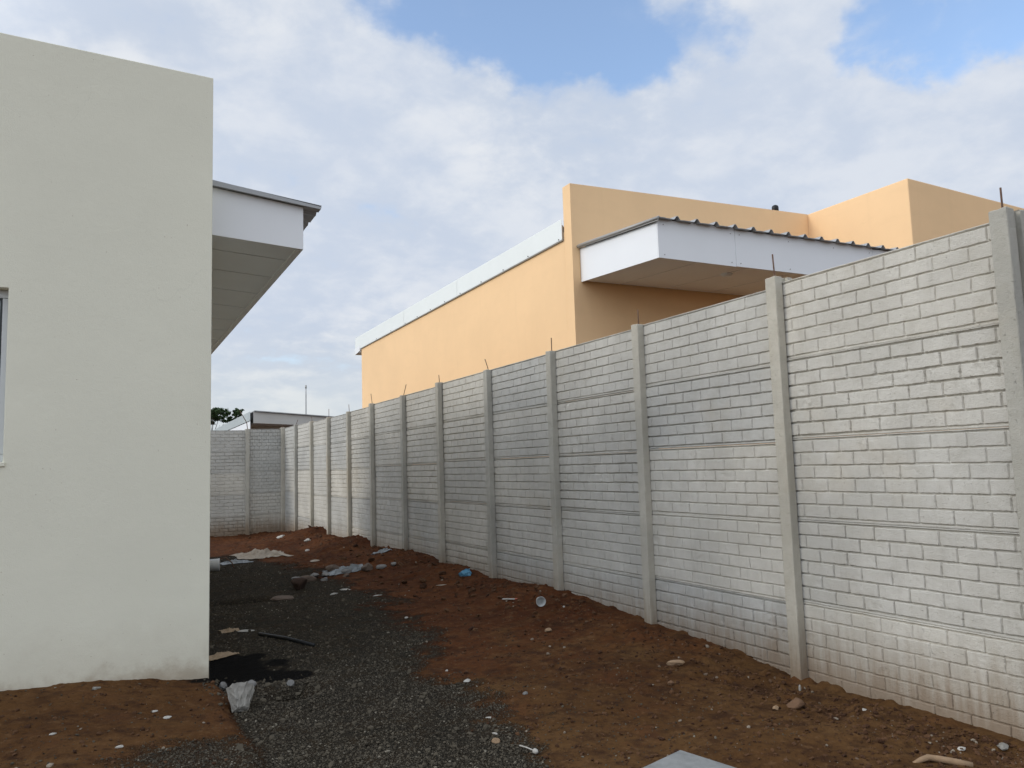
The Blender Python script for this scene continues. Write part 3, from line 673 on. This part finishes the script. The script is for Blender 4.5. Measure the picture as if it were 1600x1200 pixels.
MB().tube([(0, 0, 0), (0, 0, 2.9+CZ), (0, 0, 3.18+CZ)], [.024, .022, .018], 8).build('mast', M_metal, po, 0, True)
MB().tube([(0, 0, 3.10+CZ), (0, 0, 3.22+CZ)], [.034, .030], 8).build('mast_cap', M_flash, po, 0, True)

# ------------------------------------------------------------------ trees far beyond
def tree(x, y, h, r, n, seed, label):
    rr = np.random.default_rng(seed)
    t = thing('leafy_tree', label, 'tree', (x, y, 0), 'trees beyond the far wall')
    mb = MB().tube([(0, 0, -.1), (.03, 0, h*.4), (0, .05, h*.68)], [.10, .075, .04], 8)
    cs = []
    for k in range(9):
        a = rr.uniform(0, 6.28); q = rr.uniform(.35, .95)*r; cz = h-r+rr.uniform(-.5, .85)*r
        c = (math.cos(a)*q, math.sin(a)*q, cz); cs.append(c)
        mb.tube([(0, .02, h*.55+.02*k), (c[0]*.5, c[1]*.5, (cz+h*.6)/2), c], [.028, .018, .008], 6)
    mb.build('trunk', M_bark, t, 0, True)
    sc_ = []
    for k in range(70):
        c = cs[rr.integers(0, 9)]; sc_.append(np.array(c)+rr.normal(0, 1, 3)*r*np.array([.26, .26, .20]))
    cc = np.array(sc_)[rr.integers(0, 70, n)]
    pos = cc+rr.normal(0, 1, (n, 3))*r*np.array([.085, .085, .05])
    u = rr.normal(0, 1, (n, 3)); u /= np.linalg.norm(u, axis=1)[:, None]; w_ = np.cross(u, rr.normal(0, 1, (n, 3))); w_ /= np.linalg.norm(w_, axis=1)[:, None]
    s = rr.uniform(.035, .075, (n, 1))
    V = np.stack([pos-u*s, pos+w_*s*.5, pos+u*s, pos-w_*s*.5], 1).reshape(-1, 3)
    me = npmesh('crown', V, np.arange(4*n).reshape(n, 4), M_leaf, False, dict(tint=np.repeat(rr.uniform(0, 1, n), 4)))
    o = link(bpy.data.objects.new('crown', me)); o.parent = t
tree(5.0, 45, 4.95, .85, 9000, 4, 'dark green leafy tree beside the white house edge beyond the wall')
tree(6.22, 45, 4.86, .38, 2600, 9, 'small green treetop just left of the distant roof')

# ------------------------------------------------------------------ debris lying about the yard
def at(x, y, dz=0): return (x, y, float(H(x, y))+dz)
def lump_mesh(name, sx, sy, sz, seed, mat, sub=3, amp=.45, cut=.48):
    V, Fc = ico(sub); rr = np.random.default_rng(seed)
    for _ in range(7):                      # chop flat facets for an angular stone
        n = rr.normal(0, 1, 3); n /= np.linalg.norm(n); d = rr.uniform(cut, .85); dot = V@n
        V = V-np.where(dot > d, dot-d, 0)[:, None]*n
    V = V*(1+amp*.3*fbm(V[:, 0]*1.0+V[:, 2]*.7+9, V[:, 1]+V[:, 2]*.4+seed, 4.5, 4, seed)[:, None])
    V = V*np.array([sx, sy, sz])/2/.8
    return npmesh(name, V, Fc, mat, False)
def lump(name, label, cat, x, y, sx, sy, sz, rz, mat, seed, group=None, dz=None, **kw):
    o = link(bpy.data.objects.new(name, lump_mesh(name, sx, sy, sz, seed, mat, **kw))); o.location = at(x, y, sz*.30 if dz is None else dz)
    o.rotation_euler = (0, 0, R(rz)); return tagged(o, label, cat, group)
#DEBRIS
# pale broken column chunk beside the mound
def hullmesh(name, pts, mat, seed, cuts=3, amp=.004):
    bm = bmesh.new()
    for p in pts: bm.verts.new(p)
    r = bmesh.ops.convex_hull(bm, input=bm.verts)
    bmesh.ops.triangulate(bm, faces=bm.faces)
    bmesh.ops.subdivide_edges(bm, edges=bm.edges, cuts=cuts, use_grid_fill=True)
    bmesh.ops.smooth_vert(bm, verts=bm.verts, factor=.2, use_axis_x=True, use_axis_y=True, use_axis_z=True)
    rr = np.random.default_rng(seed)
    for v in bm.verts: v.co += Vector(rr.normal(0, amp, 3))
    bmesh.ops.recalc_face_normals(bm, faces=bm.faces)
    me = bpy.data.meshes.new(name); bm.to_mesh(me); bm.free(); me.materials.append(mat); return me
ring = lambda r, z, n=9, cx=0: [(cx+r*math.cos(6.283*k/n), r*math.sin(6.283*k/n), z) for k in range(n)]
o = link(bpy.data.objects.new('concrete_chunk', hullmesh('concrete_chunk', ring(.092, .06, 7)+ring(.05, -.085, 5, .012)+[(.02, .01, .085)], M_paleconc, 4, 5, .0035)))
o.location = at(.80, 5.47, .075); o.rotation_euler = (R(-38), R(24), R(15))
tagged(o, 'pale tapered concrete chunk lying on its side at the mound edge near the white corner', 'rubble')
# tile in the foreground
tl = thing('flat_board', 'pale grey flat board with one corner pointing up the yard, cut by the bottom edge', 'board', at(2.655, 3.385, .018))
tl.rotation_euler = (R(.8), R(-1.2), R(14.5))
mb = MB(); mb.hexa([(-.60, -.60, 0), (0, -.60, 0), (0, 0, 0), (-.60, 0, 0), (-.60, -.60, .014), (0, -.60, .014), (0, 0, .014), (-.60, 0, .014)])
mb.build('board', M_board, tl, .003)
lump('stone', 'long buff stone resting on bare red earth, the largest of its row', 'stone', 3.73, 4.76, .125, .055, .042, -20, M_stone, 5, cut=.52)
lump('stone', 'brown earth covered stone in front of the second wall post', 'stone', 3.76, 3.66, .10, .075, .055, 10, M_stone2, 6)
lump('stone', 'small brown stone left of the earth covered one near the second post', 'stone', 3.60, 3.66, .045, .032, .026, 30, M_stone, 7)
lump('stone', 'round brownish pebble on the earth below the long buff stone', 'stone', 3.39, 4.39, .042, .038, .03, 50, M_stone2, 8)
lump('stone', 'pinkish stone on the red earth between the white cup and the buff stone', 'stone', 3.50, 6.22, .06, .045, .035, 10, M_stone, 9)
lump('rock', 'round dark brown rock on the gravel at the near end of the rubble heap', 'rock', 2.25, 10.45, .19, .17, .15, 0, M_darkrock, 12, dz=.055, amp=.35)
lump('rock', 'flat brown stone slab at the right end of the shallow trench', 'rock', 1.92, 9.75, .24, .16, .06, -10, M_rubble_b, 14, cut=.5)
lump('brick_piece', 'small square grey brick piece on the gravel beside the black spill', 'rubble', 1.19, 5.81, .045, .045, .042, 20, M_rubble, 15)
lump('stone', 'grey stone below the black spill between spill and pale chunk', 'stone', .93, 5.93, .10, .07, .055, 40, M_rubble, 16)
lump('stone', 'grey squared stone tucked against the white house corner', 'stone', .775, 6.10, .06, .045, .055, 60, M_rubble, 17, cut=.5)
lump('stone', 'buff square pebble on the gravel near the bottom of the yard', 'stone', 1.93, 4.05, .045, .035, .028, 5, M_stone, 18, cut=.5)
lump('stone', 'flat grey stone on gravel left of the red dirt edge', 'stone', 2.47, 4.73, .035, .028, .018, 15, M_rubble, 19)
lump('stone', 'grey flat stone at the foot of the nearest wall panel', 'stone', 4.17, 2.66, .07, .05, .03, 15, M_paleconc, 20)
mb = MB().tube([(-.10, .06, -.01), (-.05, .035, .012), (-.005, .03, .016), (.035, 0, .010), (.09, -.05, .0), (.14, -.10, -.01)], [.006, .013, .015, .016, .017, .015], 9)
o = mb.build('bent_root', M_stone, None, 0, True); o.location = at(3.63, 2.66, .006); tagged(o, 'pale brown bent root lying on the dirt at the lower right', 'root')
# rubble heap
heap = [(2.49, 11.05, .20, .14, .09), (2.62, 11.25, .16, .12, .08), (2.80, 11.3, .17, .10, .07), (2.95, 11.5, .20, .16, .11), (3.10, 11.35, .14, .12, .07), (3.25, 11.5, .15, .10, .08),
        (3.4, 11.35, .20, .14, .12), (3.58, 11.2, .13, .10, .07), (2.70, 10.95, .10, .08, .05), (3.02, 11.05, .11, .08, .05), (3.75, 11.15, .10, .08, .05), (2.38, 11.25, .12, .08, .05)]
wh_ = ['left end', 'second from the left', 'third from the left', 'tallest flat one', 'small one under the silver sheet', 'right of the silver sheet', 'largest at the right end',
       'right of the largest', 'lowest at the front left', 'front piece below the silver sheet', 'outlying piece on the far right', 'outlying piece on the far left']
for k, (x, y, a, b, c) in enumerate(heap):
    lump('rubble_piece', 'grey broken rubble piece in the heap in mid yard, '+wh_[k], 'rubble', x, y, a, b, c, k*47, M_rubble if k % 3 else M_rubble_b, 30+k, 'rubble pieces in the mid yard heap', cut=.45)
def sheet(name, label, cat, x, y, sx, sy, rz, mat, seed, hgt=.03, n=26, th=.003, group=None, edge=.25):
    """a crumpled flat thing with an uneven outline"""
    u, v = np.meshgrid(np.linspace(-1, 1, n), np.linspace(-1, 1, n))
    ang = np.arctan2(v, u); rad = np.maximum(abs(u), abs(v)); lim = 1+edge*fbm(np.cos(ang)*2+seed, np.sin(ang)*2, 1.6, 4, seed)
    X = u*lim*sx/2; Y = v*lim*sy/2; c, s_ = math.cos(R(rz)), math.sin(R(rz))
    fold = np.abs(fbm(u+seed, v, 1.8, 4, seed+1, .6))*hgt*2*(1.1-rad)+.004
    Zt = fold+H(x+X*c-Y*s_, y+X*s_+Y*c)-float(H(x, y))
    top = np.stack([X, Y, Zt+th], 2).reshape(-1, 3); bot = np.stack([X, Y, Zt-th*0.2], 2).reshape(-1, 3)
    idx = np.arange(n*n).reshape(n, n); f = np.stack([idx[:-1, :-1].ravel(), idx[:-1, 1:].ravel(), idx[1:, 1:].ravel(), idx[1:, :-1].ravel()], 1)
    rg = np.concatenate([idx[0, :-1], idx[:-1, -1], idx[-1, :0:-1], idx[:0:-1, 0]]); r2 = np.roll(rg, -1)
    me = npmesh(name, np.concatenate([top, bot]), np.concatenate([f, f[:, ::-1]+n*n, np.stack([rg, rg+n*n, r2+n*n, r2], 1)]), mat, False)
    o = link(bpy.data.objects.new(name, me)); o.location = at(x, y); o.rotation_euler = (0, 0, R(rz)); return tagged(o, label, cat, group)
sheet('silver_sheet', 'crumpled silver grey sheet lying on the rubble heap in mid yard', 'sheet', 3.15, 11.45, .62, .30, 8, M_silver, 3, .10)
sheet('cement_sack', 'large flattened tan sack lying on the red earth far up the yard', 'sack', 2.50, 14.75, .82, .75, 12, M_sack, 5, .085)
sheet('cement_sack', 'smaller grey torn sack piece in front of the large flattened sack', 'sack', 1.98, 14.1, .46, .30, 5, M_silver, 6, .07)
sheet('wooden_scrap', 'pale weathered scrap sticking out from behind the house corner on the gravel', 'scrap', .88, 7.13, .26, .14, 25, M_wood, 8, .03)
sheet('paper_scrap', 'dull grey paper scrap on the gravel left of the white strip', 'paper', 1.10, 8.18, .17, .14, 5, M_wood, 9, .03)
lump('blue_bag', 'crumpled light blue plastic bag on the earth against the wall foot', 'plastic bag', 4.17, 9.53, .14, .12, .11, 20, M_blue, 11, amp=1.6, cut=.42)
sheet('rag', 'grey flattened rag on the soil heap at the wall foot in the distance', 'rag', 4.0, 12.5, .32, .24, 5, M_silver, 12, .05)
wr = thing('food_wrapper', 'small white and red wrapper lying flat on the red earth left of the cup', 'wrapper', at(3.82, 7.55, .004)); wr.rotation_euler = (0, 0, R(-38))
MB().box(-.10, .035, -.022, .022, 0, .006).build('film', M_paper, wr, .002); MB().box(.036, .10, -.018, .02, .0, .009).build('printed_end', M_redp, wr, .002)
# cup: open tapered tumbler on its side
cup = thing('plastic_cup', 'white translucent plastic cup tipped over on the earth near the fourth post', 'cup', at(3.89, 7.06, .045)); cup.rotation_euler = (0, R(4), R(8))
bm = bmesh.new(); prof = [(-.055, .030), (-.052, .033), (.045, .046), (.050, .049), (.053, .047), (.045, .043), (-.047, .030)]; n = 24; rows = []
for a, r in prof: rows.append([bm.verts.new((a, r*math.cos(6.2832*k/n), r*math.sin(6.2832*k/n))) for k in range(n)])
for a, b in zip(rows[:-1], rows[1:]):
    for k in range(n): bm.faces.new((a[k], a[(k+1) % n], b[(k+1) % n], b[k]))
bm.faces.new(rows[0]); bm.faces.new(rows[-1][::-1]); bmesh.ops.recalc_face_normals(bm, faces=bm.faces)
me = bpy.data.meshes.new('cup_body'); bm.to_mesh(me); bm.free(); me.materials.append(M_cup)
me.polygons.foreach_set('use_smooth', [True]*len(me.polygons)); o = link(bpy.data.objects.new('cup_body', me)); o.parent = cup; o.rotation_euler = (0, 0, R(-118))
# rod, spoon, strips
def bar(name, label, cat, p, q, r, mat, group=None, wob=.0, n=8):
    a, b = Vector(at(*p, r*.8)), Vector(at(*q, r*.8)); c = (a+b)/2+Vector((wob, wob, 0)); c.z = float(H(c.x, c.y))+r*.9
    mb = MB().tube([a, c, b], r, n); mb.v = [tuple(Vector(v)-a) for v in mb.v]
    o = mb.build(name, mat, None, 0, True); o.location = a; return tagged(o, label, cat, group)
bar('hose_piece', 'length of dark hose lying straight across the grey gravel', 'hose', (1.31, 7.79), (1.64, 7.04), .016, M_black, wob=.008)
sp = thing('plastic_spoon', 'white plastic spoon lying on the ground at the bottom of the yard', 'spoon', at(2.005, 3.92, .008)); sp.rotation_euler = (0, 0, R(-75))
MB().tube([(0, 0, 0), (.05, 0, .002), (.105, 0, 0)], [.0045, .0035, .004], 8).build('handle', M_paper, sp, 0, True)
MB().tube([(.103, 0, 0), (.112, 0, -.001), (.128, 0, -.002), (.140, 0, 0)], [.004, .013, .013, .003], 12).build('bowl', M_paper, sp, 0, True)
def chip(label, x, y, a, b, c, rz, mat=M_paper, seed=0, name='paper_scrap', cat='litter', group='pale scraps of litter'):
    return lump(name, label, cat, x, y, a, b, c, rz, mat, 60+seed, group, cut=.5)
chip('white strip of litter on the gravel beside the grey paper scrap', 1.235, 8.08, .13, .035, .02, -20, seed=1)
chip('white rectangular chip standing on the gravel right of the small hollow', 2.08, 4.45, .045, .016, .012, -35, seed=2)
chip('slim white chip on gravel at the bottom, above the spoon', 1.98, 4.16, .040, .014, .01, -60, seed=3)
chip('folded white scrap at the gravel edge where the red dirt begins', 2.30, 5.28, .045, .035, .02, 20, seed=4)
chip('bright white scrap on the gravel left of the dirt edge', 2.28, 5.60, .022, .018, .012, 20, seed=5)
chip('small white square chip on the gravel beyond the hose', 2.72, 7.72, .035, .03, .018, 20, seed=6)
chip('long pale splinter on the red earth in front of the rubble heap', 2.72, 9.98, .16, .04, .02, -25, seed=7)
chip('second pale splinter nearest the dark rock', 2.50, 9.70, .11, .035, .02, 30, seed=8)
chip('white slip of paper right of the two splinters', 2.90, 9.25, .10, .04, .015, 10, seed=9)
chip('white crumpled scrap on the far red mound, leftmost of the mound scraps', 3.62, 18.6, .20, .12, .08, 10, seed=10)
chip('white crumpled scrap on the far mound below the first wall posts', 3.70, 16.4, .17, .10, .07, 30, seed=11)
chip('small white scrap between the far mound and the tan sack', 3.4, 15.1, .08, .06, .04, 30, seed=12)
chip('flat pale scrap on the red earth right of the tan sack', 3.12, 13.3, .17, .09, .03, 30, M_sack, 13)
chip('white scrap lying upright at the wall foot beside the second post', 4.18, 4.02, .025, .012, .045, 30, seed=14)
chip('white torn corner of paper on the dirt at the lower right', 3.93, 2.72, .045, .028, .014, 10, seed=15)
chip('flat pale scrap by the wall foot between the nearest two posts', 4.08, 3.42, .06, .03, .014, 60, seed=16)
chip('pale thin scrap on the red earth below the blue bag', 3.72, 9.25, .13, .03, .015, -10, M_sack, 17)
chip('white dot of litter on the earth just right of the cup', 3.98, 6.75, .022, .02, .016, 0, seed=18)
chip('small white scrap on the mound in front of the white house wall, middle', .30, 5.45, .035, .02, .012, 0, seed=19)
chip('larger white scrap nearest the white corner on the front mound', .36, 5.30, .045, .03, .014, 0, seed=20)
chip('white scrap at the left on the front mound', -.22, 5.12, .035, .02, .012, 40, seed=21)
chip('pale scrap low on the front mound near the bottom edge', .10, 4.80, .04, .022, .012, 20, seed=22)
chip('pale stone chip against the base of the white wall', -.02, 5.90, .05, .03, .02, 20, M_paleconc, 23)
# white tub partly behind the house corner
tb = thing('white_tub', 'white tub lying on the gravel half hidden behind the white house corner', 'tub', at(1.47, 13.2, .085)); tb.rotation_euler = (0, 0, R(-10))
MB().tube([(-.16, 0, 0), (-.15, 0, 0), (.13, 0, 0), (.15, 0, 0), (.152, 0, 0)], [.07, .085, .095, .10, .09], 20).build('tub_body', M_cup, tb, 0, True)
MB().tube([(.15, 0, .09), (.24, 0, .10), (.33, 0, .02), (.36, 0, -.06)], .010, 6).build('wire_handle', M_rust, tb, 0, True)
